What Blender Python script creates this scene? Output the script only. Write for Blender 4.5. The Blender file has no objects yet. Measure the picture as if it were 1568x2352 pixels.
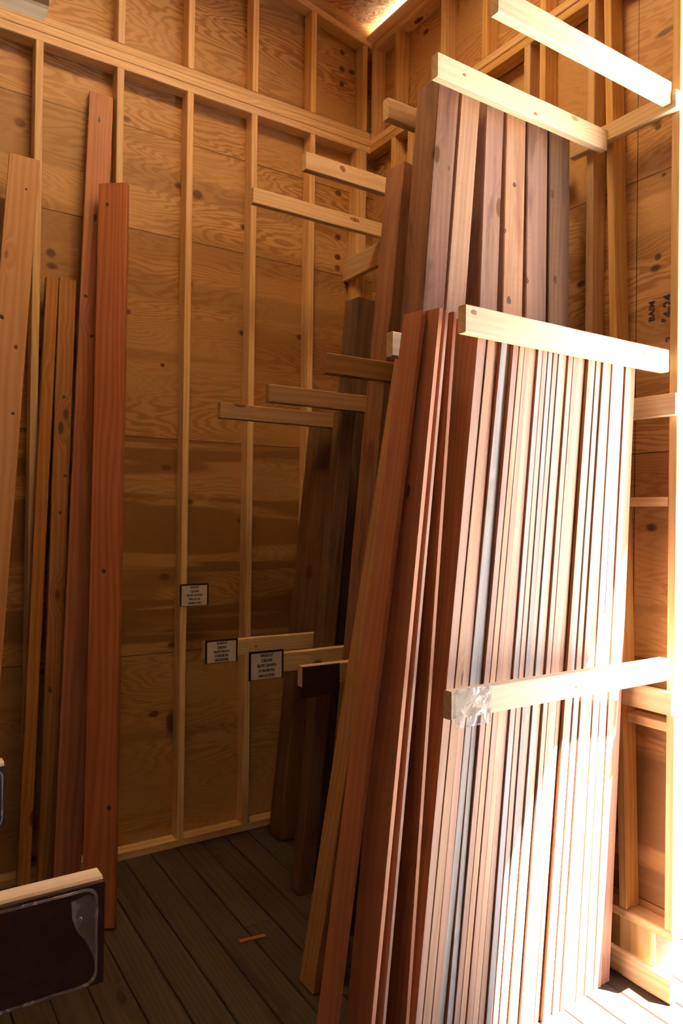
import bpy, bmesh, math, random
from mathutils import Vector, Matrix

random.seed(7)
SC = bpy.context.scene
COL = SC.collection

# ------------------------------------------------------------------ camera
# World: X runs along the back wall (towards the corner), Y along the side wall (away from the camera), Z up.
EYE = Vector((0.0, 0.0, 1.9))
FPX = 1715.757
YAW, PITCH, ROLL = math.radians(33.397303), math.radians(0.42277), math.radians(0.729555)


def cam_rows():
    cy, sy = math.cos(YAW), math.sin(YAW)
    cp, sp = math.cos(PITCH), math.sin(PITCH)
    cr, sr = math.cos(ROLL), math.sin(ROLL)
    r0 = Matrix(((cy, -sy, 0), (0, 0, -1), (sy, cy, 0)))
    p = Matrix(((1, 0, 0), (0, cp, sp), (0, -sp, cp)))
    q = Matrix(((cr, -sr, 0), (sr, cr, 0), (0, 0, 1)))
    return q @ p @ r0


ROT = cam_rows()
cam = bpy.data.cameras.new('camera')
cam.sensor_fit = 'VERTICAL'
cam.sensor_height = 36.0
cam.lens = FPX / 2352 * 36.0
cam.clip_start = 0.02
co = bpy.data.objects.new('camera', cam)
COL.objects.link(co)
m = Matrix((ROT[0], -ROT[1], -ROT[2])).transposed().to_4x4()
m.translation = EYE
co.matrix_world = m
SC.camera = co

# ------------------------------------------------------------------ light and exposure
SC.view_settings.view_transform = 'Standard'
SC.view_settings.look = 'None'
SC.view_settings.gamma = 1.0
SC.view_settings.use_curve_mapping = False
SC.view_settings.exposure = 0.0
SC.cycles.max_bounces = 14
SC.cycles.diffuse_bounces = 8
SC.cycles.transparent_max_bounces = 16
SC.cycles.use_denoising = True
SC.cycles.caustics_reflective = False
SC.cycles.caustics_refractive = False

SKY_STRENGTH = 11.0
SUN_STRENGTH = 160.0
world = bpy.data.worlds.new('sky')
SC.world = world
world.use_nodes = True
bg = world.node_tree.nodes['Background']
bg.inputs['Color'].default_value = (0.70, 0.82, 1.0, 1)
bg.inputs['Strength'].default_value = SKY_STRENGTH

sun = bpy.data.lights.new('sun', 'SUN')
sun.energy = SUN_STRENGTH
sun.angle = math.radians(0.6)
sun.color = (1.0, 0.95, 0.86)
so = bpy.data.objects.new('sun', sun)
COL.objects.link(so)
SUN_DIR = Vector((-0.535, 0.645, -1.0))
so.rotation_euler = SUN_DIR.to_track_quat('-Z', 'Y').to_euler()
so.location = (6, -6, 9)


# ------------------------------------------------------------------ pixel measurements to points on known planes
def ray(px, py):
    return ROT.transposed() @ Vector(((px - 784) / FPX, (py - 1176) / FPX, 1.0))


def at(px, py, X=None, Y=None, Z=None):
    d = ray(px, py)
    if X is not None:
        s = (X - EYE.x) / d.x
    elif Y is not None:
        s = (Y - EYE.y) / d.y
    else:
        s = (Z - EYE.z) / d.z
    return EYE + d * s


FS, F0 = 0.0513, 0.04 - 0.0513 * 4.0           # the floor falls a little towards the doorway


def fz(y):
    return F0 + FS * y


def atf(px, py):
    d = ray(px, py)
    return EYE + d * ((F0 + FS * EYE.y - EYE.z) / (d.z - FS * d.y))


# ------------------------------------------------------------------ materials
class NT:
    def __init__(self, name):
        self.m = bpy.data.materials.new(name)
        self.m.use_nodes = True
        self.t = self.m.node_tree
        self.b = self.t.nodes['Principled BSDF']

    def n(self, kind, **kw):
        x = self.t.nodes.new(kind)
        for k, v in kw.items():
            setattr(x, k, v)
        return x

    def put(self, sock, v):
        if isinstance(v, bpy.types.NodeSocket):
            self.t.links.new(v, sock)
        else:
            sock.default_value = v

    def math(self, op, a, b=0.0, c=None, clamp=False):
        x = self.n('ShaderNodeMath', operation=op, use_clamp=clamp)
        self.put(x.inputs[0], a)
        self.put(x.inputs[1], b)
        if c is not None:
            self.put(x.inputs[2], c)
        return x.outputs[0]

    def vmul(self, v, s):
        x = self.n('ShaderNodeVectorMath', operation='MULTIPLY')
        self.put(x.inputs[0], v)
        self.put(x.inputs[1], s)
        return x.outputs[0]

    def vadd(self, v, s):
        x = self.n('ShaderNodeVectorMath', operation='ADD')
        self.put(x.inputs[0], v)
        self.put(x.inputs[1], s)
        return x.outputs[0]

    def noise(self, v, scale=1.0, detail=2.0, rough=0.5, dist=0.0):
        x = self.n('ShaderNodeTexNoise')
        self.put(x.inputs['Vector'], v)
        x.inputs['Scale'].default_value = scale
        x.inputs['Detail'].default_value = detail
        x.inputs['Roughness'].default_value = rough
        x.inputs['Distortion'].default_value = dist
        return x.outputs['Fac']

    def ramp(self, f, a, b):
        x = self.n('ShaderNodeMapRange')
        self.put(x.inputs['Value'], f)
        x.inputs['From Min'].default_value = a
        x.inputs['From Max'].default_value = b
        x.interpolation_type = 'SMOOTHSTEP'
        return x.outputs['Result']

    def mix(self, f, a, b):
        x = self.n('ShaderNodeMix', data_type='RGBA')
        self.put(x.inputs[0], f)
        for s, v in ((x.inputs[6], a), (x.inputs[7], b)):
            self.put(s, v if isinstance(v, bpy.types.NodeSocket) else (*v, 1))
        return x.outputs[2]

    def comb(self, x, y, z):
        c = self.n('ShaderNodeCombineXYZ')
        for s, v in zip(c.inputs, (x, y, z)):
            self.put(s, v)
        return c.outputs[0]

    def sep(self, v):
        c = self.n('ShaderNodeSeparateXYZ')
        self.put(c.inputs[0], v)
        return c.outputs

    def bump(self, h, strength, dist=0.002):
        x = self.n('ShaderNodeBump')
        self.put(x.inputs['Height'], h)
        x.inputs['Strength'].default_value = strength
        x.inputs['Distance'].default_value = dist
        self.t.links.new(x.outputs[0], self.b.inputs['Normal'])


def wood(name, light, dark, knot=(0.10, 0.04, 0.015), knots=0.5, rough=0.6, var=0.25, alt=None, saw=0.0, blotch=None, ring=1.0, ringw=0.26, face=None):
    """Sawn wood whose grain runs along the object's own Z axis; every piece differs through Object Info."""
    k = NT(name)
    tc = k.n('ShaderNodeTexCoord').outputs['Object']
    rnd = k.n('ShaderNodeObjectInfo').outputs['Random']
    off = k.comb(k.math('MULTIPLY', rnd, 37.0), k.math('MULTIPLY', rnd, 71.0), k.math('MULTIPLY', rnd, 19.0))
    v = k.vadd(tc, off)
    # knots: sparse stretched cells
    vo = k.n('ShaderNodeTexVoronoi', feature='F1')
    k.put(vo.inputs['Vector'], k.vmul(v, (7.5, 7.5, 3.2)))
    vo.inputs['Scale'].default_value = 1.0
    kd = vo.outputs['Distance']
    rc = k.sep(vo.outputs['Color'])[0]
    on = k.math('LESS_THAN', rc, knots)
    near = k.math('MULTIPLY', on, k.ramp(kd, 0.42, 0.10))
    core = k.math('MULTIPLY', on, k.ramp(kd, 0.16, 0.10))
    # rings, bent around the knots
    warp = k.noise(k.vmul(v, (5, 5, 0.5)), 1.0, 2.0)
    s = k.sep(v)
    rr = k.math('ADD', k.math('MULTIPLY', k.math('ADD', s[0], k.math('MULTIPLY', s[1], 0.7)), 34.0 * ring),
                k.math('ADD', k.math('MULTIPLY', warp, 7.0), k.math('MULTIPLY', near, 1.6)))
    rings = k.math('MULTIPLY_ADD', k.math('SINE', k.math('MULTIPLY', rr, 6.283)), 0.5, 0.5)
    fine = k.noise(k.vmul(v, (260, 260, 5)), 1.0, 3.0, 0.6)
    broad = k.noise(k.vmul(v, (14, 14, 0.9)), 1.0, 2.0)
    f = k.math('ADD', k.math('MULTIPLY', rings, ringw), k.math('ADD', k.math('MULTIPLY', fine, 0.35), k.math('MULTIPLY', broad, 0.45)))
    f = k.ramp(f, 0.26, 0.48 + ringw * 1.25)
    base = k.mix(f, light, dark)
    if alt is not None:
        base = k.mix(k.math('MULTIPLY', k.ramp(broad, 0.46, 0.62), 0.8), base, alt)
    if blotch is not None:
        bl = k.ramp(k.noise(k.vmul(v, (9, 9, 1.6)), 1.0, 4.0, 0.6, 0.6), 0.52, 0.68)
        base = k.mix(k.math('MULTIPLY', bl, 0.75), base, blotch)
    if saw > 0:
        sw = k.ramp(k.noise(k.vmul(v, (6, 6, 190)), 1.0, 2.0), 0.40, 0.65)
        base = k.mix(k.math('MULTIPLY', sw, saw), base, tuple(c * 0.62 for c in light))
    if face is not None:                        # fresh wide faces under weathered narrow edges
        ny = k.math('ABSOLUTE', k.sep(k.n('ShaderNodeTexCoord').outputs['Normal'])[1])
        base = k.mix(k.math('GREATER_THAN', ny, 0.8), base, k.mix(f, face, tuple(c * 0.72 for c in face)))
    base = k.mix(k.math('MULTIPLY', near, 0.35), base, dark)
    base = k.mix(core, base, knot)
    hsv = k.n('ShaderNodeHueSaturation')
    k.put(hsv.inputs['Color'], base)
    k.put(hsv.inputs['Value'], k.math('MULTIPLY_ADD', rnd, var * 2, 1.0 - var))
    r2 = k.math('FRACT', k.math('MULTIPLY', rnd, 13.7))
    k.put(hsv.inputs['Saturation'], k.math('MULTIPLY_ADD', r2, 0.3, 0.85))
    k.t.links.new(hsv.outputs[0], k.b.inputs['Base Color'])
    k.b.inputs['Roughness'].default_value = rough
    k.b.inputs['Specular IOR Level'].default_value = 0.35
    k.bump(k.math('ADD', fine, k.math('MULTIPLY', core, 0.8)), 0.25, 0.0015)
    return k.m


def plywood(name, axis, light, dark, seams=(), knots=(), vseams=()):
    """Rotary-cut plywood sheathing: contour-like grain running level, low sheets browner with shade in the colour, dark seams and knots."""
    k = NT(name)
    tc = k.sep(k.n('ShaderNodeTexCoord').outputs['Object'])
    u = tc[0] if axis == 'X' else tc[1]
    v = tc[2]
    sheet = None
    for i, z in enumerate(seams):
        g = k.math('GREATER_THAN', v, z)
        sheet = g if sheet is None else k.math('ADD', sheet, g)
    if sheet is None:
        sheet = 0.0
    p = k.comb(u, v, k.math('MULTIPLY', sheet, 5.3))
    broad = k.noise(k.vmul(p, (0.55, 2.2, 1)), 1.0, 1.0)
    mid = k.noise(k.vmul(p, (1.5, 8.0, 1)), 1.0, 3.0, 0.55, 0.5)
    h = k.math('ADD', k.math('MULTIPLY', v, 4.0), k.math('ADD', k.math('MULTIPLY', broad, 11.0), k.math('MULTIPLY', mid, 2.6)))
    ln = k.math('MULTIPLY_ADD', k.math('SINE', k.math('MULTIPLY', h, 21.0)), 0.5, 0.5)
    ln = k.ramp(ln, 0.25, 0.95)
    fine = k.noise(k.vmul(p, (8, 260, 1)), 1.0, 2.0)
    heart = k.ramp(k.noise(k.vmul(p, (0.30, 4.2, 1.7)), 1.0, 2.0, 0.45, 0.5), 0.50, 0.60)
    stren = k.ramp(k.noise(k.vmul(p, (1.1, 2.6, 3.1)), 1.0, 1.0), 0.30, 0.65)
    f = k.math('MULTIPLY', ln, k.math('MULTIPLY_ADD', stren, 0.75, 0.16))
    f = k.math('ADD', f, k.math('MULTIPLY', k.math('SUBTRACT', fine, 0.5), 0.25), clamp=True)
    base = k.mix(f, light, dark)
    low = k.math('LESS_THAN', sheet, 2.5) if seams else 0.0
    base = k.mix(k.math('MULTIPLY', low, 0.48), base, tuple(c * 0.85 for c in dark))  # browner low sheets, plus the lower wall's shade mixed into the colour
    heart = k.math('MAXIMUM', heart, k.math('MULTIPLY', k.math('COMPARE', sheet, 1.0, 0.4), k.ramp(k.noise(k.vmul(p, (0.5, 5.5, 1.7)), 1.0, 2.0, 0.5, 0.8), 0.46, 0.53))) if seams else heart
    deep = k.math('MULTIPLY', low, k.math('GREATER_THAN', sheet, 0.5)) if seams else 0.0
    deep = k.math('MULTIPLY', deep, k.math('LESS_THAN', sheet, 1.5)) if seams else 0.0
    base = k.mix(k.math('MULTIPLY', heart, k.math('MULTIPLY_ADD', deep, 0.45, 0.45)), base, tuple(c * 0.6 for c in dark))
    # scattered small knots
    vo = k.n('ShaderNodeTexVoronoi', feature='F1', voronoi_dimensions='2D')
    k.put(vo.inputs['Vector'], k.vmul(p, (2.6, 4.0, 1)))
    vo.inputs['Scale'].default_value = 1.0
    on = k.math('LESS_THAN', k.sep(vo.outputs['Color'])[0], 0.28)
    base = k.mix(k.math('MULTIPLY', on, k.ramp(vo.outputs['Distance'], 0.10, 0.03)), base, (0.09, 0.035, 0.012))
    for (ku, kv, ru, rv) in knots:
        du = k.math('DIVIDE', k.math('SUBTRACT', u, ku), ru)
        dv = k.math('DIVIDE', k.math('SUBTRACT', v, kv), rv)
        d = k.math('SQRT', k.math('ADD', k.math('MULTIPLY', du, du), k.math('MULTIPLY', dv, dv)))
        d = k.math('ADD', d, k.math('MULTIPLY', k.math('SUBTRACT', mid, 0.5), 0.8))
        base = k.mix(k.ramp(d, 1.25, 0.55), base, (0.10, 0.035, 0.012))
    for z in seams:
        d = k.math('ABSOLUTE', k.math('SUBTRACT', v, z))
        base = k.mix(k.math('LESS_THAN', d, 0.0022), base, (0.05, 0.025, 0.01))
    for x0 in vseams:
        d = k.math('ABSOLUTE', k.math('SUBTRACT', u, x0))
        base = k.mix(k.math('LESS_THAN', d, 0.0022), base, (0.05, 0.025, 0.01))
    k.t.links.new(base, k.b.inputs['Base Color'])
    k.b.inputs['Roughness'].default_value = 0.5
    k.b.inputs['Specular IOR Level'].default_value = 0.4
    k.bump(k.math('ADD', fine, k.math('MULTIPLY', ln, 0.5)), 0.15, 0.001)
    return k.m


def plain(name, col, rough=0.6, noise=0.0, metal=0.0):
    k = NT(name)
    if noise:
        tc = k.n('ShaderNodeTexCoord').outputs['Object']
        f = k.noise(tc, 40.0, 4.0, 0.6)
        c = k.mix(k.ramp(f, 0.3, 0.7), tuple(x * (1 - noise) for x in col), tuple(min(1, x * (1 + noise)) for x in col))
        k.t.links.new(c, k.b.inputs['Base Color'])
    else:
        k.b.inputs['Base Color'].default_value = (*col, 1)
    k.b.inputs['Roughness'].default_value = rough
    k.b.inputs['Metallic'].default_value = metal
    return k.m


def clear_plastic(name, tint, alpha, rough):
    k = NT(name)
    tc = k.n('ShaderNodeTexCoord').outputs['Object']
    f = k.noise(k.vmul(tc, (16, 16, 16)), 1.0, 3.0, 0.55, 0.8)
    k.b.inputs['Base Color'].default_value = (*tint, 1)
    k.put(k.b.inputs['Alpha'], k.math('MULTIPLY_ADD', k.ramp(f, 0.42, 0.68), alpha * 1.2, alpha * 0.5))
    k.b.inputs['Roughness'].default_value = rough
    k.b.inputs['Specular IOR Level'].default_value = 0.7
    k.bump(f, 0.6, 0.02)
    return k.m


def osb(name):
    k = NT(name)
    tc = k.n('ShaderNodeTexCoord').outputs['Object']
    q = k.n('ShaderNodeTexNoise')
    k.put(q.inputs['Vector'], tc)
    q.inputs['Scale'].default_value = 9.0
    warped = k.vadd(tc, k.vmul(q.outputs['Color'], (0.025, 0.025, 0.0)))
    col = None
    for i, ang in enumerate((0.35, 1.5, 2.5, 0.9)):
        mp = k.n('ShaderNodeMapping')
        k.put(mp.inputs['Vector'], warped)
        mp.inputs['Rotation'].default_value = (0, 0, ang)
        mp.inputs['Location'].default_value = (i * 3.1, i * 1.7, 0)
        vo = k.n('ShaderNodeTexVoronoi', feature='F1', voronoi_dimensions='2D')
        k.put(vo.inputs['Vector'], k.vmul(mp.outputs[0], (13, 62, 0)))
        vo.inputs['Scale'].default_value = 1.0
        r = k.sep(vo.outputs['Color'])
        c = k.mix(r[0], (0.82, 0.60, 0.31), (0.46, 0.22, 0.075))
        c = k.mix(k.ramp(vo.outputs['Distance'], 0.45, 0.75), c, (0.40, 0.20, 0.07))
        col = c if col is None else k.mix(k.math('GREATER_THAN', r[1], 0.55), col, c)
    k.t.links.new(col, k.b.inputs['Base Color'])
    k.b.inputs['Roughness'].default_value = 0.6
    return k.m


M_PINE = wood('pine_framing', (0.82, 0.60, 0.33), (0.66, 0.43, 0.20), knot=(0.20, 0.08, 0.03), knots=0.10, var=0.12)
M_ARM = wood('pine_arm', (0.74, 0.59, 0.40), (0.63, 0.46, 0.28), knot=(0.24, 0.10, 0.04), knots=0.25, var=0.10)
M_ARM_SHADED = wood('shaded_pine_arm', (0.44, 0.265, 0.12), (0.34, 0.19, 0.08), knot=(0.14, 0.06, 0.025), knots=0.25, var=0.10)  # arm pine darkened in colour to stand for the deep bays' shade
M_RED = wood('redwood', (0.40, 0.165, 0.09), (0.29, 0.105, 0.055), knot=(0.10, 0.03, 0.015), knots=0.25, var=0.10, rough=0.5)
M_REDP = wood('clear_redwood', (0.58, 0.285, 0.19), (0.49, 0.225, 0.145), knot=(0.12, 0.03, 0.015), knots=0.10, var=0.08, ring=0.6)
M_BROWN = wood('brown_cedar', (0.36, 0.19, 0.085), (0.25, 0.115, 0.045), knots=0.35, var=0.12)
M_LIGHT = wood('pale_cedar', (0.56, 0.36, 0.225), (0.46, 0.26, 0.14), knots=0.2, var=0.08)
M_HONEY = wood('honey_cedar', (0.52, 0.27, 0.09), (0.40, 0.18, 0.055), knots=0.35, var=0.05)
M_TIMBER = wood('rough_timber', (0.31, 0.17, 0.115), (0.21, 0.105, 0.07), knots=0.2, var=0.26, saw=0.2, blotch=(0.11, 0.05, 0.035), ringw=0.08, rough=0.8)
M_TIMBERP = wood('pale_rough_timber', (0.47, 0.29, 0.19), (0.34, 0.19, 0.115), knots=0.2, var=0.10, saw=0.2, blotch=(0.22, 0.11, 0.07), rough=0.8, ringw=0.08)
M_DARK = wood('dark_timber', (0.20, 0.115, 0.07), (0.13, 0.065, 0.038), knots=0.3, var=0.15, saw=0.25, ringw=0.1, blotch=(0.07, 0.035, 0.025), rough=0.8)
M_EDGE = {
    'tan': wood('tan_cedar', (0.50, 0.325, 0.225), (0.40, 0.23, 0.15), knots=0.18, var=0.10, rough=0.65, face=(0.45, 0.215, 0.13)),
    'pink': wood('pink_cedar', (0.47, 0.30, 0.235), (0.37, 0.21, 0.16), knots=0.18, var=0.12, rough=0.65, face=(0.45, 0.215, 0.13)),
    'grey': wood('grey_cedar', (0.36, 0.33, 0.32), (0.28, 0.245, 0.235), knots=0.25, var=0.10, rough=0.75, alt=(0.33, 0.325, 0.345), face=(0.45, 0.215, 0.13)),
    'red': wood('red_cedar', (0.44, 0.19, 0.11), (0.32, 0.12, 0.065), knots=0.2, var=0.12, rough=0.6),
}
M_FLOOR = wood('floor_plank', (0.058, 0.042, 0.031), (0.036, 0.025, 0.018), knot=(0.016, 0.009, 0.006), knots=0.15, var=0.18, blotch=(0.027, 0.018, 0.013), rough=0.75)
M_OSB = osb('strand_board')
M_PLAQUE = plain('dark_brown_paint', (0.040, 0.018, 0.014), 0.6, 0.2)
M_PLAQUE.node_tree.nodes['Principled BSDF'].inputs['Specular IOR Level'].default_value = 0.15
M_PAPER = plain('white_paper', (0.70, 0.66, 0.68), 0.7)
M_INK = plain('black_ink', (0.02, 0.018, 0.02), 0.6)
M_STAMP = plain('stamp_ink', (0.05, 0.035, 0.06), 0.7)
M_METAL = plain('grey_metal', (0.42, 0.44, 0.44), 0.45, 0.1, 0.6)
M_SCREW = plain('screw_steel', (0.45, 0.47, 0.48), 0.35, 0.0, 1.0)
M_GRAVEL = plain('pale_gravel', (0.62, 0.58, 0.52), 0.9, 0.15)
kf = NT('translucent_fibreglass')
tr = kf.n('ShaderNodeBsdfTranslucent')
tr.inputs['Color'].default_value = (1.0, 0.80, 0.53, 1)
kf.t.links.new(tr.outputs[0], kf.t.nodes['Material Output'].inputs['Surface'])
M_FIBRE = kf.m
M_CLEAR = clear_plastic('clear_plastic', (0.60, 0.55, 0.56), 0.45, 0.12)
M_WORN = clear_plastic('worn_plastic', (0.16, 0.08, 0.08), 0.05, 0.45)
M_WORN.node_tree.nodes['Principled BSDF'].inputs['Specular IOR Level'].default_value = 0.12
M_SEAM = clear_plastic('milky_plastic', (0.60, 0.55, 0.58), 0.36, 0.3)
M_KNOT = plain('dark_knot', (0.075, 0.03, 0.018), 0.6, 0.4)
M_PKNOT = plain('pine_knot', (0.30, 0.14, 0.07), 0.6, 0.4)
M_STAIN = plain('red_stain', (0.26, 0.055, 0.03), 0.6)


# ------------------------------------------------------------------ builders
def tag(o, label=None, cat=None, group=None, kind=None):
    for k, v in (('label', label), ('category', cat), ('group', group), ('kind', kind)):
        if v:
            o[k] = v
    return o


def link(name, me, mat, parent=None):
    o = bpy.data.objects.new(name, me)
    COL.objects.link(o)
    if mat:
        me.materials.append(mat)
    if parent is not None:
        o.parent = parent
        bpy.context.view_layer.update()
        o.matrix_parent_inverse = parent.matrix_world.inverted()
    return o


def empty(name, loc):
    o = bpy.data.objects.new(name, None)
    COL.objects.link(o)
    o.location = loc
    o.empty_display_size = 0.05
    bpy.context.view_layer.update()
    return o


def stick_mesh(name, L, w, t, ch=0.003, seg=6, bow=0.0, rough=0.0, taper=1.0):
    """A sawn board: chamfered section, several rings along local Z, optional bow across its thickness."""
    bm = bmesh.new()
    hx, hy = w / 2, t / 2
    c = min(ch, hx * 0.4, hy * 0.4)
    sec = [(-hx + c, -hy), (hx - c, -hy), (hx, -hy + c), (hx, hy - c), (hx - c, hy), (-hx + c, hy), (-hx, hy - c), (-hx, -hy + c)]
    rings = []
    for i in range(seg + 1):
        z = L * i / seg
        b = bow * math.sin(math.pi * i / seg)
        jx = random.uniform(-rough, rough) if 0 < i < seg else 0
        tp = 1 + (taper - 1) * i / seg
        ring = [bm.verts.new((x + jx, y * tp + b, z)) for x, y in sec]
        rings.append(ring)
    for a, b in zip(rings, rings[1:]):
        for i in range(8):
            j = (i + 1) % 8
            bm.faces.new((a[i], a[j], b[j], b[i]))
    bm.faces.new(list(reversed(rings[0])))
    bm.faces.new(rings[-1])
    me = bpy.data.meshes.new(name)
    bm.to_mesh(me)
    bm.free()
    return me


def stick(name, p0, p1, w, t, wdir, mat, parent=None, ch=0.003, seg=6, bow=0.0, rough=0.0, stand=False, taper=1.0):
    """A board from p0 to p1 (centres of its ends); wdir is the direction of its width w, t its thickness."""
    p0, p1 = Vector(p0), Vector(p1)
    z = (p1 - p0)
    L = z.length
    z.normalize()
    x = Vector(wdir)
    x = (x - z * x.dot(z)).normalized()
    y = z.cross(x)
    if stand:                                   # a square-cut end resting on the floor by its lowest corner
        low = min((p0 + x * sx * w / 2 + y * sy * t / 2).z - fz((p0 + x * sx * w / 2 + y * sy * t / 2).y) for sx in (-1, 1) for sy in (-1, 1))
        p0 = p0 - z * (low / z.z)
        L = (p1 - p0).length
    me = stick_mesh(name, L, w, t, ch, seg, bow, rough, taper)
    o = link(name, me, mat)
    mw = Matrix((x, y, z)).transposed().to_4x4()
    mw.translation = p0
    o.matrix_world = mw
    if parent is not None:
        bpy.context.view_layer.update()
        o.parent = parent
        o.matrix_parent_inverse = parent.matrix_world.inverted()
    return o


def beam(name, lo, hi, axis, mat, parent=None, **kw):
    """A stick from a box given by its low and high corners, grain along the given axis."""
    lo, hi = Vector(lo), Vector(hi)
    c, d = (lo + hi) / 2, hi - lo
    i = 'XYZ'.index(axis)
    p0, p1 = c.copy(), c.copy()
    p0[i], p1[i] = lo[i], hi[i]
    j = 2 if i != 2 else 0
    kx = [q for q in range(3) if q not in (i, j)][0]
    wd = Vector((0, 0, 0))
    wd[j] = 1
    return stick(name, p0, p1, d[j], d[kx], wd, mat, parent, **kw)


def box(name, lo, hi, mat, parent=None, bev=0.0):
    bm = bmesh.new()
    bmesh.ops.create_cube(bm, size=1.0)
    lo, hi = Vector(lo), Vector(hi)
    for v in bm.verts:
        v.co = Vector([(lo[i] + hi[i]) / 2 + v.co[i] * (hi[i] - lo[i]) for i in range(3)])
    if bev:
        bmesh.ops.bevel(bm, geom=bm.edges[:], offset=bev, segments=2, affect='EDGES')
    me = bpy.data.meshes.new(name)
    bm.to_mesh(me)
    bm.free()
    return link(name, me, mat, parent)


def poly_prism(name, pts, dvec, mat, parent=None):
    """A flat outline (list of points) extruded along dvec."""
    bm = bmesh.new()
    a = [bm.verts.new(p) for p in pts]
    b = [bm.verts.new(Vector(p) + Vector(dvec)) for p in pts]
    bm.faces.new(a)
    bm.faces.new(list(reversed(b)))
    n = len(a)
    for i in range(n):
        bm.faces.new((a[i], b[i], b[(i + 1) % n], a[(i + 1) % n]))
    bmesh.ops.recalc_face_normals(bm, faces=bm.faces[:])
    me = bpy.data.meshes.new(name)
    bm.to_mesh(me)
    bm.free()
    return link(name, me, mat, parent)


def text(name, body, mat, size, mw, parent=None, spacing=1.0, align='CENTER'):
    cu = bpy.data.curves.new(name, 'FONT')
    cu.body = body
    cu.size = size
    cu.align_x = align
    cu.align_y = 'CENTER'
    cu.space_line = spacing
    cu.extrude = 0.0004
    cu.offset = size * 0.035
    cu.resolution_u = 3
    tmp = bpy.data.objects.new(name, cu)
    COL.objects.link(tmp)
    dg = bpy.context.evaluated_depsgraph_get()
    me = bpy.data.meshes.new_from_object(tmp.evaluated_get(dg))
    bpy.data.objects.remove(tmp)
    bpy.data.curves.remove(cu)
    me.materials.clear()
    o = link(name, me, mat)
    o.matrix_world = mw
    if parent is not None:
        bpy.context.view_layer.update()
        o.parent = parent
        o.matrix_parent_inverse = parent.matrix_world.inverted()
    return o


# faces that look along -Y: text right = +X, up = +Z;   faces that look along -X: text right = -Y, up = +Z
FACE_Y = Matrix(((1, 0, 0), (0, 0, -1), (0, 1, 0))).to_4x4()
FACE_X = Matrix(((0, 0, -1), (-1, 0, 0), (0, 1, 0))).to_4x4()


def placed(mat3, loc, roll=0.0):
    mw = mat3 @ Matrix.Rotation(roll, 4, 'Z')
    mw.translation = Vector(loc)
    return mw


# ================================================================== the setting
YA, YS = 4.0, 4.089            # back wall: face of the studs, face of the sheathing
XB, XS = 2.83, 2.919           # side wall
XL, YF = -0.95, -1.9           # the unseen wall beside the camera, the unseen wall behind it
ROOF0, ROOFS = 5.19, 0.19      # roof underside above XB, and its rise towards -X


def roofz(x):
    return ROOF0 + (XB - x) * ROOFS


# ground outside
g = box('ground', (-14, -16, -0.75), (20, 14, -0.70), M_GRAVEL)
tag(g, kind='structure')

# floor: planks running away from the camera
fl = empty('floor', (0, 0, 0))
tag(fl, kind='structure')
PW = 0.145
x = XL - 0.1
i = 0
while x < 3.05:
    w = PW - 0.004
    yc0, yc1 = YF - 0.05, 4.18
    splits = [yc0, random.uniform(-0.6, 1.0), random.uniform(2.0, 3.2) if i % 3 == 0 else yc1, yc1]
    for a, b in zip(splits, splits[1:]):
        if b - a < 0.05:
            continue
        stick('floor_plank', (x + w / 2, a, fz(a) - 0.019), (x + w / 2, b - 0.002, fz(b) - 0.019), w, 0.038, (1, 0, 0), M_FLOOR, fl, ch=0.004, seg=2)
    x += PW
    i += 1
box('floor_underlay', (XL - 0.1, YF - 0.05, -0.36), (3.05, 4.18, -0.30), M_FLOOR, fl)

# back wall
A_KNOTS = [(2.655, z, 0.022, 0.020) for z in (4.95, 4.84, 4.74)] + [(2.64, z, 0.026, 0.020) for z in (4.20, 4.02, 3.87, 3.73, 3.60, 3.53)] \
    + [(0.70, 3.895, 0.030, 0.026), (1.665, 3.765, 0.03, 0.026), (0.86, 3.26, 0.03, 0.03), (1.47, 2.75, 0.014, 0.014), (1.50, 1.55, 0.03, 0.02),
       (1.50, 2.17, 0.03, 0.02), (1.45, 0.78, 0.035, 0.02), (1.55, 0.72, 0.03, 0.07)]
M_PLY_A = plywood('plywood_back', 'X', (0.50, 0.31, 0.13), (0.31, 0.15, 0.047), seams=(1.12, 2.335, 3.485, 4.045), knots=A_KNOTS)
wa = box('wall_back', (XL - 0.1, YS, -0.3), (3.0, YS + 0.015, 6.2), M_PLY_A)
tag(wa, kind='structure')
A_RIGHT = [-0.41, 0.0, 0.392, 0.792, 1.204, 1.600, 2.004, 2.408, 2.80]
for xr in A_RIGHT:
    beam('stud', (xr - 0.038, YA, fz(YA) + 0.04), (xr, YS - 0.001, 4.296), 'Z', M_PINE, wa)
    beam('gable_stud', (xr - 0.038, YA, 4.432), (xr, YS - 0.001, roofz(xr) - 0.205), 'Z', M_PINE, wa)
beam('corner_stud', (2.722, YA, fz(YA) + 0.04), (2.762, YS - 0.001, 4.296), 'Z', M_PINE, wa)
beam('top_plate', (XL, YA, 4.296), (XB - 0.001, YS - 0.001, 4.340), 'X', M_PINE, wa, seg=10, rough=0.001)
beam('top_plate', (XL, YA - 0.002, 4.342), (XB - 0.001, YS - 0.001, 4.386), 'X', M_PINE, wa, seg=10, rough=0.001)
beam('gable_sill', (XL, YA + 0.004, 4.390), (XB - 0.001, YS - 0.001, 4.432), 'X', M_PINE, wa, seg=10, rough=0.001)
beam('bottom_plate', (XL, YA, fz(YA)), (XB - 0.001, YS - 0.001, fz(YA) + 0.042), 'X', M_PINE, wa)
# sloping plate under the roof
stick('sloping_plate', (XB, (YA + YS) / 2, roofz(XB) - 0.185), (XL, (YA + YS) / 2, roofz(XL) - 0.185), 0.089, 0.040, (0, 1, 0), M_PINE, wa, seg=4)

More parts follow.
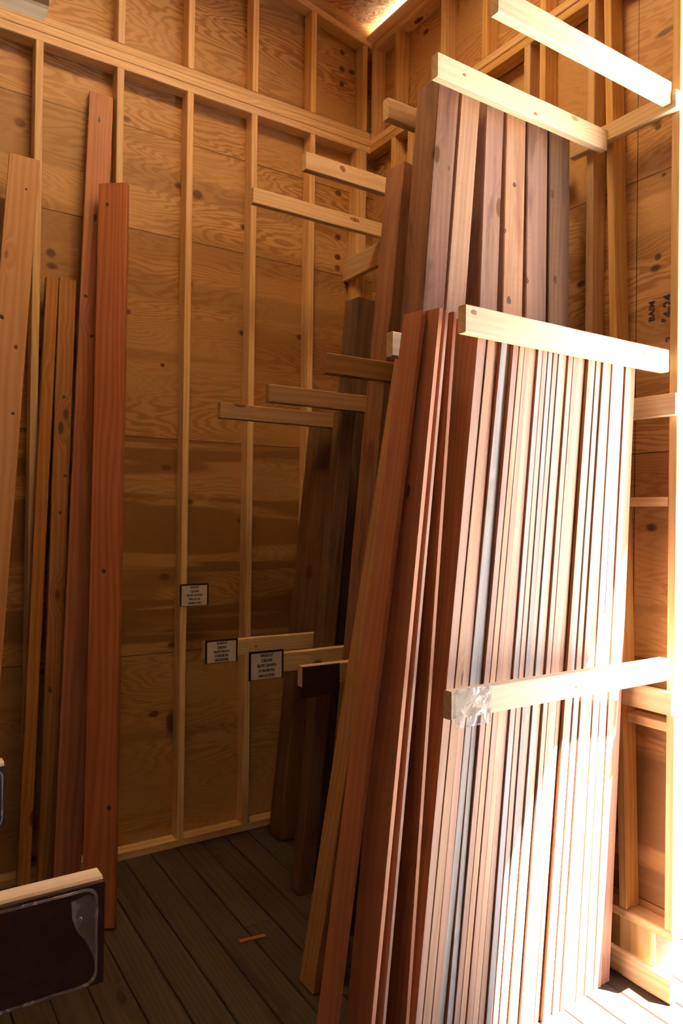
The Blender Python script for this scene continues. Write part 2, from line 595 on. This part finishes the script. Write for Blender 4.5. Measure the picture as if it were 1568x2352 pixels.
# side wall
B_KNOTS = [(1.93, 4.02, 0.05, 0.014), (1.96, 3.62, 0.018, 0.014), (1.93, 3.40, 0.012, 0.010), (1.955, 3.05, 0.016, 0.016), (1.935, 2.64, 0.010, 0.010)]
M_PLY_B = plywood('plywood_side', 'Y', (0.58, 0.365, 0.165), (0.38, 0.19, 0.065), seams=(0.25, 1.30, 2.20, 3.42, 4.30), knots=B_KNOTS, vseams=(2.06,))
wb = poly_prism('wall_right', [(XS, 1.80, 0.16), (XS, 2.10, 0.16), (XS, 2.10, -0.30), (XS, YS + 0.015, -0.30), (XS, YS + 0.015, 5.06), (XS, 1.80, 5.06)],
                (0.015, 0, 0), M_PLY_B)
tag(wb, kind='structure')
B_STUDS = [(1.800, 1.838), (2.229, 2.268), (2.521, 2.559), (2.622, 2.662), (2.93, 2.968), (3.335, 3.373), (3.57, 3.61), (3.74, 3.778)]
for a, b in B_STUDS:
    beam('stud', (XB, a, 0.222 if a < 2.0 else 0.20), (XS - 0.001, b, 4.30), 'Z', M_PINE, wb)
stick('stud', ((XB + XS) / 2, 2.035, 0.222), ((XB + XS) / 2, 2.165, 4.30), 0.088, 0.038, (1, 0, 0), M_PINE, wb)
for a, b in [(1.80, 1.838), (2.12, 2.158), (2.521, 2.559), (2.93, 2.968), (3.27, 3.31), (3.71, 3.75), (3.962, 4.0)]:
    beam('upper_stud', (XB, a, 4.392), (XS - 0.001, b, 4.965), 'Z', M_PINE, wb)
beam('wall_plate', (XB, 1.80, 4.300), (XS - 0.001, YS, 4.344), 'Y', M_PINE, wb)
beam('wall_plate', (XB - 0.002, 1.80, 4.346), (XS - 0.001, YS, 4.390), 'Y', M_PINE, wb)
beam('eave_plate', (XB, YF, 4.965), (XS - 0.001, YS, 5.007), 'Y', M_PINE, wb)
beam('eave_plate', (XB - 0.002, YF, 5.009), (XS - 0.001, YS, 5.045), 'Y', M_PINE, wb)
beam('eave_shade_strip', (XB + 0.03, YF, 5.046), (XB + 0.066, YS, 5.135), 'Y', M_PINE, wb)  # strip added to narrow the eave gap and cut the roof glow
beam('blocking', (XB, 1.839, 1.965), (XS - 0.001, 2.05, 2.003), 'Y', M_PINE, wb)
beam('blocking', (XB + 0.01, 1.839, 1.028), (XS - 0.001, 2.03, 1.066), 'Y', M_PINE, wb)
beam('sill_plate', (XB, 1.80, 0.180), (XS - 0.001, YS, 0.218), 'Y', M_PINE, wb)
beam('rim_board', (XB - 0.012, 1.80, fz(1.9)), (XB + 0.026, YS, fz(1.9) + 0.098), 'Y', M_PINE, wb)
box('metal_bracket', (XS - 0.01, 1.86, -0.04), (XS, 1.93, 0.17), M_METAL, wb)
box('bearing_block', (XS - 0.03, 1.935, -0.04), (XS + 0.02, 2.09, 0.175), M_PINE, wb)

# header part of the side wall over the doorway, near end of that wall
wh = box('wall_right_header', (XS, YF, 4.62), (XS + 0.015, 1.80, 5.06), M_PLY_B)
tag(wh, kind='structure')
beam('door_header', (XB, YF, 4.62), (XS - 0.001, 1.80, 4.76), 'Y', M_PINE, wh)
wn = box('wall_right_near', (XB, YF, -0.3), (XS + 0.015, 0.92, 4.62), M_PLY_B)
tag(wn, kind='structure')

# unseen walls
M_DARK_LINING = wood('dark_lining', (0.20, 0.115, 0.06), (0.13, 0.07, 0.035), knots=0.3)  # unseen walls made dark so they bounce less light
wl = box('wall_left', (XL - 0.1, YF, -0.3), (XL - 0.085, YS, 6.2), M_DARK_LINING)
tag(wl, kind='structure')
wf = poly_prism('wall_front', [(XL - 0.1, YF, -0.3), (-0.80, YF, -0.3), (-0.80, YF, 2.05), (-0.745, YF, 2.05), (-0.745, YF, -0.3), (XS, YF, -0.3), (XS, YF, 6.2), (XL - 0.1, YF, 6.2)],  # narrow slit added in this unseen wall for a little fill light
                (0, -0.015, 0), M_DARK_LINING)
tag(wf, kind='structure')

# roof
OH = 4.273                       # end of the roof over the doorway side
SKX, SKY_ = (0.80, 1.90), (2.22, 2.79)          # translucent roof light, between two rafters
rf = empty('ceiling', (0, 0, 0))


def roof_piece(name, x0, x1, y0, y1, mat, parent):
    return poly_prism(name, [(x0, y0, roofz(x0)), (x1, y0, roofz(x1)), (x1, y1, roofz(x1)), (x0, y1, roofz(x0))], (0, 0, 0.012), mat, parent)


RX0, RX1, RY0, RY1 = XL - 0.15, OH, YF - 0.1, YS + 0.2
for x0, x1, y0, y1 in ((RX0, RX1, RY0, SKY_[0]), (RX0, RX1, SKY_[1], RY1), (RX0, SKX[0], *SKY_), (SKX[1], RX1, *SKY_)):
    roof_piece('roof_sheathing', x0, x1, y0, y1, M_OSB, rf)
w1 = roof_piece('window_1', SKX[0], SKX[1], SKY_[0], SKY_[1], M_FIBRE, None)
tag(w1, kind='structure')
tag(rf, kind='structure')
for yc in (3.42, 2.81, 2.20, 1.59, 0.98, 0.37, -0.24, -0.85, -1.46):
    stick('rafter', (OH - 0.02, yc, roofz(OH) - 0.078), (XL, yc, roofz(XL) - 0.078), 0.038, 0.140, (0, 1, 0), M_PINE, rf, seg=3)
beam('fascia', (OH, YF - 0.1, roofz(OH) - 0.17), (OH + 0.02, YS + 0.2, roofz(OH) + 0.02), 'Y', M_PINE, rf)

# ================================================================== rack arms and ledgers
G_ARM = 'horizontal rack arms on the side wall'
HX = XB - 0.039                 # face of the ledgers


def arm(y0, z0, z1, x0, x1, label, mat=M_ARM, dz=0.0):
    """A level two-by-four arm standing out from the ledger, near face at y0; dz raises its wall end."""
    zc = (z0 + z1) / 2
    o = stick('rack_arm', (x0, y0 + 0.019, zc), (x1, y0 + 0.019, zc + dz), z1 - z0, 0.038, (0, 0, 1), mat, ch=0.0035, seg=8, rough=0.0012)
    tag(o, label, 'rack arm', G_ARM)
    return o


def arm_px(y0, top, bot, x1, label, mat=M_ARM, h=0.092, x0=None):
    """The same from the photographed upper and lower corner of the free end."""
    a, b = at(*top, Y=y0), at(*bot, Y=y0)
    zc = (a.z + b.z) / 2
    return arm(y0, zc - h / 2, zc + h / 2, a.x if x0 is None else x0, x1, label, mat)


U = [arm_px(1.815, (1145, -42), (1145, 33), HX, 'highest sunlit rack arm, in front of the tops of the tall timbers'),
     arm_px(2.125, (1006, 118), (1003, 173), HX, 'upper rack arm lying across the tops of the tall brown timbers'),
     arm_px(2.49, (892, 222), (868, 262), HX, 'short-looking upper rack arm beside the tops of the tall timbers', h=0.088),
     arm_px(3.07, (703, 350), (699, 384), HX, 'upper rack arm with one big round knot, second deepest in the shed', h=0.085),
     arm_px(3.62, (582, 430), (582, 464), HX, 'upper rack arm deepest in the shed, with one long brown knot', h=0.085)]
Ma = [arm_px(1.815, (1070, 696), (1064, 763), HX, 'bright white rack arm in front of the upper ends of the thin boards'),
      arm_px(2.205, (902, 762), (900, 815), HX, 'stubby pale rack arm end poking out beside the tops of the red planks'),
      arm_px(2.67, (750, 808), (742, 857), HX, 'shaded orange rack arm above the honey coloured plank', M_ARM_SHADED, h=0.088),
      arm_px(3.16, (618, 880), (612, 924), HX, 'middle-height brown rack arm, second deepest, crossing above the deepest one', M_ARM_SHADED, h=0.086),
      arm_px(3.66, (506, 924), (503, 959), HX, 'middle-height rack arm deepest in the shed, before a dark leaning timber', M_ARM_SHADED, h=0.084)]
La = [arm_px(1.81, (1037, 1590), (1037, 1655), HX, 'low sunlit rack arm carrying a clear plastic sleeve at its tip', h=0.092),
      arm_px(2.72, (694, 1530), (694, 1580), HX, 'low rack arm with an empty dark plaque on its tip', h=0.088),
      arm_px(3.17, (580, 1502), (578, 1556), HX, 'low rack arm bearing the twelve foot price sign', h=0.092),
      arm_px(3.66, (470, 1476), (470, 1512), HX, 'low rack arm bearing the ten foot price sign', h=0.088)]

G_LED = 'ledger blocks nailed to the side wall studs'


def ledger(y0, y1, z0, z1, label, xf=HX):
    o = beam('ledger_board', (xf, y0, z0), (XB - 0.001, y1, z1), 'Y', M_ARM)
    tag(o, label, 'ledger board', G_LED)
    return o


ledger(1.795, 2.33, 3.592, 3.668, 'upper ledger block holding the highest sunlit arm by the doorway')
ledger(1.785, 2.02, 2.335, 2.425, 'ledger block under the wall end of the bright white arm')
ledger(1.79, 2.02, 1.112, 1.205, 'ledger block under the wall end of the low sunlit arm')
q0, q1 = at(793, 625, Y=YS), at(793, 648, Y=YS)
cl = beam('ledger_board', (2.683, 3.50, q1.z), (2.7205, YS - 0.002, U[4].location.z - 0.0426), 'Y', M_ARM)
tag(cl, 'ledger block in the dark far corner above a leaning timber', 'ledger board', G_LED)
ledger(2.40, 3.54, 3.592, 3.668, 'upper ledger board behind the red-brown timbers')
ledger(2.12, 3.99, 1.112, 1.200, 'low ledger board hidden behind the leaning stock')
ledger(2.06, 3.99, 2.345, 2.430, 'middle ledger board hidden behind the leaning stock')

# arms of the rack on the other side, tips only in view
G_ARM2 = 'rack arms reaching in beside the camera'
o = beam('rack_arm', (XL - 0.08, 1.172, 1.250), (0.338, 1.210, 1.338), 'X', M_ARM, ch=0.0035)
tag(o, 'close rack arm with a dark plaque and milky sleeve, low in the frame', 'rack arm', G_ARM2)
o = beam('rack_arm', (XL - 0.08, 1.867, 1.240), (0.308, 1.905, 1.326), 'X', M_ARM, ch=0.0035)
tag(o, 'rack arm tip peeping in at the frame edge, under the pale plank', 'rack arm', G_ARM2)
o = beam('rack_arm', (XL - 0.08, 1.200, 2.672), (0.244, 1.238, 2.760), 'X', M_ARM, ch=0.0035)
tag(o, 'high rack arm tip cut off by the top of the frame', 'rack arm', G_ARM2)


# ================================================================== signs, plaques and sleeves
def plaque(x0, x1, y, z0, z1, label, name='sign_plaque', cat='plaque'):
    o = box(name, (x0, y - 0.006, z0), (x1, y, z1), M_PLAQUE, bev=0.0012)
    return tag(o, label, cat)


def price_sign(x0, x1, y, z0, z1, lines, label, roll=0.0):
    c = Vector(((x0 + x1) / 2, y - 0.003, (z0 + z1) / 2))
    e = empty('price_sign', c)
    tag(e, label, 'price sign', 'cedar price signs')
    box('backing', (x0, y - 0.006, z0), (x1, y, z1), M_PLAQUE, e, bev=0.001)
    fx = (x1 - x0) * 0.06
    box('paper', (x0 + fx * 0.9, y - 0.0075, z0 + 0.003), (x1 - fx, y - 0.0062, z1 - 0.010), M_PAPER, e)
    h = (z1 - z0)
    text('lettering', '\n'.join(lines), M_INK, h * 0.135, placed(FACE_Y, (c.x, y - 0.0080, c.z - 0.002)), e, spacing=1.30)
    e.rotation_euler = (0, roll, 0)
    return e


price_sign(1.556, 1.728, YA - 0.002, 1.388, 1.514, ["4X6X8'", 'CEDAR', 'RUFF SAWN', '$96.00 EA', '(4608CDR)'],
           'highest small white price sign, fixed to a wall stud')
price_sign(1.567, 1.753, 3.659, 1.122, 1.246, ["4X6X10'", 'CEDAR', 'RUFF SAWN', '$120.00 EA', '(4610CDR)'],
           'white price sign for ten foot cedar on the farther low arm', 0.0)
price_sign(1.578, 1.762, 3.169, 1.126, 1.262, ["4X6X12'", 'CEDAR', 'RUFF SAWN', '$144.00 EA', '(4612CDR)'],
           'white price sign for twelve foot cedar on the nearer low arm', 0.0)
p = at(694, 1530, Y=2.72)
plaque(p.x, p.x + 0.185, 2.719, p.z - 0.135, p.z - 0.004, 'bare dark plaque on a low arm beside the honey coloured plank')
plaque(0.10, 0.339, 1.170, 1.178, 1.333, 'large dark brown plaque on the close arm, under a milky sleeve')
plaque(0.13, 0.312, 1.865, 1.178, 1.318, 'dark plaque on the arm tip peeping in under the pale plank')


def rounded(x0, x1, z0, z1, r, n=5):
    pts = []
    for cx, cz, a0 in ((x1 - r, z0 + r, -90), (x1 - r, z1 - r, 0), (x0 + r, z1 - r, 90), (x0 + r, z0 + r, 180)):
        for k in range(n + 1):
            a = math.radians(a0 + 90 * k / n)
            pts.append((cx + r * math.cos(a), cz + r * math.sin(a)))
    return pts


def sleeve(x0, x1, y, z0, z1, label, r=0.012, seam=0.005, screws=(), film=None):
    """A clear pocket: a thin wrinkled sheet, the milky welded seam round it, and the screws that hold it."""
    e = empty('sign_sleeve', ((x0 + x1) / 2, y, (z0 + z1) / 2))
    tag(e, label, 'plastic sleeve')
    bm = bmesh.new()
    nx, nz = 18, 14
    grid = {}
    for s in (0, 1):
        for i in range(nx + 1):
            for j in range(nz + 1):
                u, v = i / nx, j / nz
                xx, zz = x0 + (x1 - x0) * u, z0 + (z1 - z0) * v
                ed = min(u, 1 - u, v, 1 - v)
                bulge = min(1, ed * 6) * (0.0022 + 0.0016 * math.sin(9 * u + 5 * v) + 0.0012 * math.sin(17 * v - 8 * u))
                grid[s, i, j] = bm.verts.new((xx, y - bulge - (0.0006 if s == 0 else 0.0), zz))
    for i in range(nx):
        for j in range(nz):
            bm.faces.new((grid[0, i, j], grid[0, i + 1, j], grid[0, i + 1, j + 1], grid[0, i, j + 1]))
    for s_i in range(nx + 1):
        for j in range(nz + 1):
            bm.verts.remove(grid[1, s_i, j])
    for f in bm.faces:
        f.smooth = True
    me = bpy.data.meshes.new('clear_sheet')
    bm.to_mesh(me)
    bm.free()
    link('clear_sheet', me, film or M_CLEAR, e)
    out, inn = rounded(x0, x1, z0, z1, r), rounded(x0 + seam, x1 - seam, z0 + seam, z1 - seam, r)
    bm = bmesh.new()
    a = [bm.verts.new((px, y - 0.0030, pz)) for px, pz in out]
    b = [bm.verts.new((px, y - 0.0030, pz)) for px, pz in inn]
    c = [bm.verts.new((px, y - 0.0006, pz)) for px, pz in out]
    d = [bm.verts.new((px, y - 0.0006, pz)) for px, pz in inn]
    n = len(a)
    for i in range(n):
        j = (i + 1) % n
        bm.faces.new((a[i], a[j], b[j], b[i]))
        bm.faces.new((c[j], c[i], d[i], d[j]))
        bm.faces.new((a[j], a[i], c[i], c[j]))
        bm.faces.new((b[i], b[j], d[j], d[i]))
    me = bpy.data.meshes.new('welded_seam')
    bm.to_mesh(me)
    bm.free()
    link('welded_seam', me, M_SEAM, e)
    for sx, sz in screws:
        bm = bmesh.new()
        bmesh.ops.create_cone(bm, cap_ends=True, segments=16, radius1=0.0042, radius2=0.003, depth=0.003)
        bmesh.ops.rotate(bm, verts=bm.verts, matrix=Matrix.Rotation(math.radians(90), 3, 'X'))
        bmesh.ops.translate(bm, verts=bm.verts, vec=(sx, y - 0.006, sz))
        me = bpy.data.meshes.new('screw')
        bm.to_mesh(me)
        bm.free()
        link('screw', me, M_SCREW, e)
    return e


SL = La[0]
sleeve(1.642, 1.800, 1.808, 1.222, 1.348, 'crinkled clear sleeve, empty, on the tip of the low sunlit arm', screws=((1.775, 1.315),))
CLOSE = sleeve(0.085, 0.328, 1.1635, 1.182, 1.330, 'worn milky sleeve over the large dark plaque close to the camera', r=0.018, seam=0.0035, screws=((0.300, 1.288),), film=M_WORN)
scuff = bpy.data.meshes.new('scuffed_corner')
scuff.from_pydata([at(px, py, Y=1.1585) for px, py in ((164, 2072), (196, 2056), (218, 2058), (223, 2072), (224, 2190), (221, 2228), (212, 2190), (196, 2160), (178, 2142), (166, 2112))], [], [tuple(range(10))])
SCUFF = link('scuffed_corner', scuff, M_SEAM, CLOSE)
SCUFF['label'] = 'milky scuffed corner of the sleeve'
sleeve(0.12, 0.305, 1.8585, 1.184, 1.310, 'cloudy sleeve edge on the plaque peeping in under the pale plank', r=0.014, seam=0.0035, film=M_WORN)

def mark(board, px, py, rx, rz, mat, name='knot', face='x', seed=0, spiky=0.25):
    """A flat dark knot or stain lying on one long side of a board, where the photograph shows it."""
    bpy.context.view_layer.update()
    inv = board.matrix_world.inverted()
    e, d = inv @ EYE, (inv.to_3x3() @ ray(px, py))
    co_ = [v.co for v in board.data.vertices]
    ax = 0 if face == 'x' else 1
    lim = max(abs(c[ax]) for c in co_)
    side = lim if e[ax] > 0 else -lim
    s_ = (side - e[ax]) / d[ax]
    c = e + d * s_
    rng = random.Random(seed + int(px))
    bm = bmesh.new()
    ring = []
    n = 18
    oth = 1 - ax
    omax = max(abs(q[oth]) for q in co_) - 0.001
    for q in range(n):
        a = 2 * math.pi * q / n
        k = 1 + rng.uniform(-spiky, spiky)
        p_ = c.copy()
        p_[ax] = side + (0.0006 if side > 0 else -0.0006)
        p_[oth] = max(-omax, min(omax, c[oth] + math.cos(a) * rx * k))
        p_[2] = c.z + math.sin(a) * rz * k
        ring.append(bm.verts.new(p_))
    f = bm.faces.new(ring)
    f.normal_update()
    if f.normal[ax] * side < 0:
        f.normal_flip()
    me = bpy.data.meshes.new(name)
    bm.to_mesh(me)
    bm.free()
    me.materials.append(mat)
    o = bpy.data.objects.new(name, me)
    COL.objects.link(o)
    o.parent = board
    return o


for o_, px, py, rx, rz in ((La[0], 1322, 1578, 0.006, 0.009), (Ma[0], 1088, 718, 0.009, 0.013), (Ma[0], 1480, 812, 0.008, 0.011), (U[1], 1066, 172, 0.006, 0.010),
                           (U[1], 1230, 262, 0.007, 0.012), (U[3], 787, 388, 0.015, 0.016), (U[4], 815, 505, 0.012, 0.035), (La[3], 588, 1484, 0.006, 0.007)):
    mark(o_, px, py, rx, rz, M_PKNOT, 'knot', 'y')


# ================================================================== stock leaning on the back wall
G_BACK = 'planks leaning on the back wall'


def lean(name, foot, top, w, t, wdir, mat, label, cat, group=None, knots=None, **kw):
    o = stick(name, foot, top, w, t, wdir, mat, stand=True, **kw)
    if knots:
        for px, py, rx, rz in knots:
            mark(o, px, py, rx, rz, M_KNOT, 'knot', 'y')
    return tag(o, label, cat, group)


def foot_at(v):
    return Vector((v.x, v.y, fz(v.y)))


ra, rb = atf(190, 2130), atf(265, 2136)
wd = (rb - ra).normalized()
lean('redwood_plank', (ra + rb) / 2, at(262, 425, Y=3.89), 0.150, 0.038, wd, M_RED,
     'shorter deep red plank leaning in front of the taller brown one', 'plank', G_BACK,
     knots=((246, 470, 0.008, 0.012), (238, 1312, 0.010, 0.012), (250, 1855, 0.010, 0.014)))
lean('cedar_plank', foot_at(Vector((0.905, 3.76, 0))), at(232, 221, Y=4.058), 0.125, 0.038, (1, -0.12, 0), M_RED,
     'tallest red-brown plank, standing half behind the deep red one', 'plank', G_BACK,
     knots=((228, 275, 0.006, 0.016), (210, 772, 0.009, 0.010), (197, 680, 0.008, 0.010), (218, 500, 0.010, 0.022)))
lean('cedar_plank', foot_at(Vector((0.730, 3.88, 0))), at(119, 641, Y=4.01), 0.060, 0.038, (1, 0, 0), M_BROWN,
     'narrow dull brown plank, touching a wider one along a dark crack', 'plank', G_BACK, bow=0.004)
lean('cedar_plank', foot_at(Vector((0.838, 3.88, 0))), at(154, 643, Y=4.01), 0.084, 0.038, (1, 0, 0), M_BROWN,
     'wider dull brown plank of the touching pair on the back wall', 'plank', G_BACK,
     knots=((147, 912, 0.008, 0.009), (150, 1093, 0.008, 0.009), (138, 1177, 0.007, 0.008), (115, 1585, 0.008, 0.014)))
lean('cedar_plank', foot_at(Vector((0.43, 3.55, 0))), at(56, 364, Y=3.935), 0.140, 0.038, (1, -0.1, 0), M_LIGHT,
     'pale pinkish plank leaning beside the wall stud, nearest the frame edge', 'plank', G_BACK,
     knots=((36, 797, 0.007, 0.009), (30, 950, 0.007, 0.008), (4, 728, 0.010, 0.012), (60, 435, 0.005, 0.006)))

# ================================================================== bay one: wide red planks and the row of thin boards
G_RED = 'wide red planks at the end of the front stack'


def edge_plank(top_px, top_y, bot_px, bot_y, w, t, mat, label, name='redwood_plank', cat='plank', group=G_RED, ztop=2.60, dy=(0, 1, 0), bow=0.0):
    """A plank whose wide side looks along -X; the pixels give its near edge at the top and low down."""
    a = at(*top_px, Y=top_y)
    b = at(*bot_px, Y=bot_y)
    d = a - b
    s = (fz(bot_y) - b.z) / d.z
    foot = b + d * s
    a.z = ztop
    sh = Vector((t / 2, w / 2, 0))
    return lean(name, foot + sh, a + sh, w, t, dy, mat, label, cat, group, seg=10, bow=bow)


edge_plank((970, 715), 1.935, (768, 2352), 2.10, 0.105, 0.020, M_REDP, 'outermost red plank, splaying away from its neighbour at the foot')
WIDE = edge_plank((1008, 703), 1.88, (851, 2352), 2.02, 0.140, 0.021, M_REDP, 'wide red plank with a weathered edge and a small dark stain')
edge_plank((1023, 706), 1.885, (877, 2352), 2.02, 0.140, 0.017, M_EDGE['pink'], 'pinkish board against the back of the weathered red plank', name='fence_board', cat='board', group='thin boards in the front stack')
edge_plank((1041, 706), 1.89, (930, 2352), 1.99, 0.140, 0.019, M_EDGE['red'], 'dark red board standing apart between the red planks and the row', name='fence_board', cat='board', group='thin boards in the front stack')

mark(WIDE, 937, 1130, 0.010, 0.022, M_STAIN, 'stain', 'y', 3, 0.4)
TOPX = [1094, 1116, 1129, 1145, 1159, 1172, 1187, 1198, 1209, 1221, 1233, 1244, 1256, 1267, 1278, 1290, 1302, 1314, 1325, 1336, 1347, 1358, 1369,
        1382, 1396, 1410, 1420, 1438, 1451]
BOTX = [965, 982, 1007, 1022, 1038, 1052, 1066, 1081, 1097, 1112, 1127, 1142, 1154, 1166, 1179, 1191, 1203, 1215, 1228, 1240, 1252, 1265, 1279,
        1296, 1316, 1334, 1348, 1372, 1392]
KINDS = ['pink', 'tan', 'pink', 'grey', 'grey', 'pink', 'tan', 'pink', 'tan', 'pink', 'grey', 'pink', 'grey', 'tan', 'grey', 'tan', 'pink', 'pink', 'pink', 'tan',
         'pink', 'grey', 'tan', 'pink', 'tan', 'grey', 'grey', 'pink', 'red']
ORD = ['first', 'second', 'third', 'fourth', 'fifth', 'sixth', 'seventh', 'eighth', 'ninth', 'tenth', 'eleventh', 'twelfth', 'thirteenth', 'fourteenth', 'fifteenth',
       'sixteenth', 'seventeenth', 'eighteenth', 'nineteenth', 'twentieth', 'twenty-first', 'twenty-second', 'twenty-third', 'twenty-fourth', 'twenty-fifth',
       'twenty-sixth', 'twenty-seventh', 'twenty-eighth', 'last']
WORD = {'pink': 'pinkish', 'tan': 'tan', 'grey': 'greyish', 'red': 'reddish'}
tx, bx = [], []
for i in range(len(TOPX)):
    yt, yb = random.uniform(1.874, 1.890), random.uniform(1.996, 2.012)      # edges not quite flush
    if i >= 26:
        yt, yb = yt + 0.02, yb + 0.02
    sb = 0.02 if i >= 26 else 0.0
    a, b = at(TOPX[i], 910, Y=1.882 + sb), at(BOTX[i], 2282, Y=2.004 + sb)
    a.y, b.y = yt, yb
    tx.append((a, b, yt, yb))
N = len(tx)
ROW = []


def bounds(k, q):
    """Limits of board k along X at its top (q=0) or foot (q=1): half way to its neighbours."""
    c = tx[k][q].x
    lo = (tx[k - 1][q].x + c) / 2 if k else c - (tx[1][q].x - c) / 2
    hi = (tx[k + 1][q].x + c) / 2 if k < N - 1 else c + (c - tx[k - 1][q].x) / 2
    return lo, hi


for i, (a, b, yt, yb) in enumerate(tx):
    (l0, h0), (l1, h1) = bounds(i, 0), bounds(i, 1)
    m0, m1 = (l0 + h0) / 2, (l1 + h1) / 2
    a.x, b.x = m0, m1
    d = a - b
    foot = b + d * ((fz(yb) - b.z) / d.z)
    top = b + d * ((2.60 - b.z) / d.z)
    top.z = 2.600 + random.uniform(-0.012, 0.008)
    zz = (a.z - b.z)
    slope = ((h0 - l0) - (h1 - l1)) / zz                     # boards are a hair thicker where the row spreads
    t, t1 = 0.93 * ((h1 - l1) - slope * b.z), 0.93 * ((h0 - l0) + slope * (2.6 - a.z))
    if i in (25, 26, 27):
        t, t1 = t * 0.86, t1 * 0.86
    w = 0.140 if KINDS[i] != 'grey' else 0.138
    sh = Vector((0, w / 2, 0))
    fb = lean('fence_board', foot + sh, top + sh, w, t, (0, 1, 0), M_EDGE[KINDS[i]],
         '%s thin cedar board on edge, %s from the red planks in the tight row' % (WORD[KINDS[i]], ORD[i]), 'board', 'thin boards in the front stack',
         ch=0.0018, seg=8, taper=t1 / t)
    ROW.append(fb)

for px, py, rx, rz in ((1265, 930, 0.011, 0.022), (1309, 908, 0.006, 0.012), (1360, 918, 0.006, 0.018), (1184, 1175, 0.005, 0.012), (1174, 1384, 0.003, 0.005),
                       (1202, 1165, 0.006, 0.013), (1440, 978, 0.0025, 0.004), (1150, 2065, 0.003, 0.006), (1096, 2166, 0.003, 0.008)):
    # the board whose face the ray meets
    best = min(ROW, key=lambda q: abs((q.matrix_world.inverted() @ at(px, py, Y=(q.matrix_world @ Vector((0, 0, 1.3))).y - 0.07)).y))
    mark(best, px, py, rx, rz, M_KNOT, 'knot', 'x')

# ================================================================== bay two: six tall rough timbers, the honey plank
G_TIM = 'tall rough timbers behind the front stack'
TY = 2.272
T = [((1006, 198), (1057, 215), (969, 700), (1022, 700), 'outermost tall timber, its shaded side turned to the open floor'),
     ((1058, 215), (1105, 235), (1023, 700), (1071, 700), 'paler tall timber before the dark gap in the tall row'),
     ((1116, 238), (1160, 258), (1096, 700), (1146, 720), 'narrow tall timber just past the dark gap in the tall row'),
     ((1162, 259), (1210, 280), (1149, 720), (1205, 730), 'tall timber with two brown knots, in the middle of the tall row'),
     ((1211, 281), (1260, 308), (1206, 730), (1256, 740), 'streaky tall timber with a black knot hole'),
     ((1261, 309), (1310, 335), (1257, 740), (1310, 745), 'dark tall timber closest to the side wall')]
TB = []
for n, (tl, tr, bl, br, lab) in enumerate(T):
    a0, a1, b0, b1 = at(*tl, Y=TY), at(*tr, Y=TY), at(*bl, Y=TY), at(*br, Y=TY)
    w = min(a1.x - a0.x, b1.x - b0.x) - 0.008
    ac, bc = (a0 + a1) / 2, (b0 + b1) / 2
    d = ac - bc
    foot = bc + d * ((fz(TY) - bc.z) / d.z)
    topz = 3.665 + 0.01 * random.random()
    top = bc + d * ((topz - bc.z) / d.z)
    sh = Vector((0, 0.07, 0))
    TB.append(lean('cedar_timber', foot + sh, top + sh, w, 0.138, (1, 0, 0), (M_TIMBER, M_TIMBERP, M_TIMBER, M_TIMBERP, M_TIMBER, M_DARK)[n], lab, 'timber', G_TIM, seg=8, rough=0.0015, ch=0.004))

for k, px, py, rx, rz in ((3, 1181, 425, 0.010, 0.012), (3, 1168, 690, 0.012, 0.017), (4, 1210, 645, 0.010, 0.014), (5, 1268, 447, 0.010, 0.02), (5, 1274, 642, 0.012, 0.018), (0, 1030, 387, 0.006, 0.010), (3, 1160, 530, 0.006, 0.009)):
    mark(TB[k], px, py, rx, rz, M_KNOT, 'knot', 'y')

ya, yb2 = atf(683, 2250), atf(712, 2285)
fx = (ya + yb2) / 2
t0, t1 = at(898, 820, Y=2.67), at(943, 822, Y=2.55)
tc = (t0 + t1) / 2
lean('cedar_plank', fx + Vector((0.019, -0.012, 0)), tc + Vector((0.019, -0.012, 0.02)), 0.110, 0.036, (0, 1, 0), M_HONEY,
     'honey coloured plank leaning steeply beside the wide red planks', 'plank', 'steeply leaning stock', seg=8)

# ================================================================== deeper bays: dark timbers
G_DRK = 'dark timbers in the deep bays'


def corner_timber(top_px, bot_px, yf, yb_, w, dpt, ztop, mat, label):
    """A timber from the photographed line of its near, free corner."""
    a, b = at(*top_px, Y=yf), at(*bot_px, Y=yb_)
    d = a - b
    foot = b + d * ((fz(yb_) - b.z) / d.z)
    top = b + d * ((ztop - b.z) / d.z)
    sh = Vector((w / 2, dpt / 2, 0))
    return lean('cedar_timber', foot + sh, top + sh, w, dpt, (1, 0, 0), mat, label, 'timber', G_DRK, seg=8, rough=0.0015, ch=0.004)


corner_timber((928, 362), (874, 960), 2.78, 2.80, 0.125, 0.138, 3.58, M_TIMBER, 'red-brown timber just behind the outermost tall one')
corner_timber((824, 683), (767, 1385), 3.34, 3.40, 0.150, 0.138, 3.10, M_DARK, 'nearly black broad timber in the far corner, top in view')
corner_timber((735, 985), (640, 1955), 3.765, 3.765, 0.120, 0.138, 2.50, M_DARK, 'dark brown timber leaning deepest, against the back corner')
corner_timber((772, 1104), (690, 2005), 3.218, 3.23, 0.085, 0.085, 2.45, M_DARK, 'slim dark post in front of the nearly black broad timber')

# chip of wood on the floor
c = atf(580, 2158)
o = stick('wood_chip', (c.x - 0.06, c.y + 0.01, fz(c.y) + 0.004), (c.x + 0.06, c.y - 0.005, fz(c.y) + 0.004), 0.022, 0.006, (0, 1, 0), M_RED, ch=0.002)
tag(o, 'small red wood chip lying on the dark floor planks', 'wood chip')

# ================================================================== stamps on the side wall sheathing
for body, px, size in (('4-24', (1534, 702), 0.055), ('BAIM', (1497, 715), 0.040), ('2', (1537, 778), 0.045), ('F', (1524, 736), 0.028)):
    q = at(*px, X=XS - 0.001)
    text('stamp_lettering', body, M_STAMP, size, placed(FACE_X, q, math.radians(90)), wb)
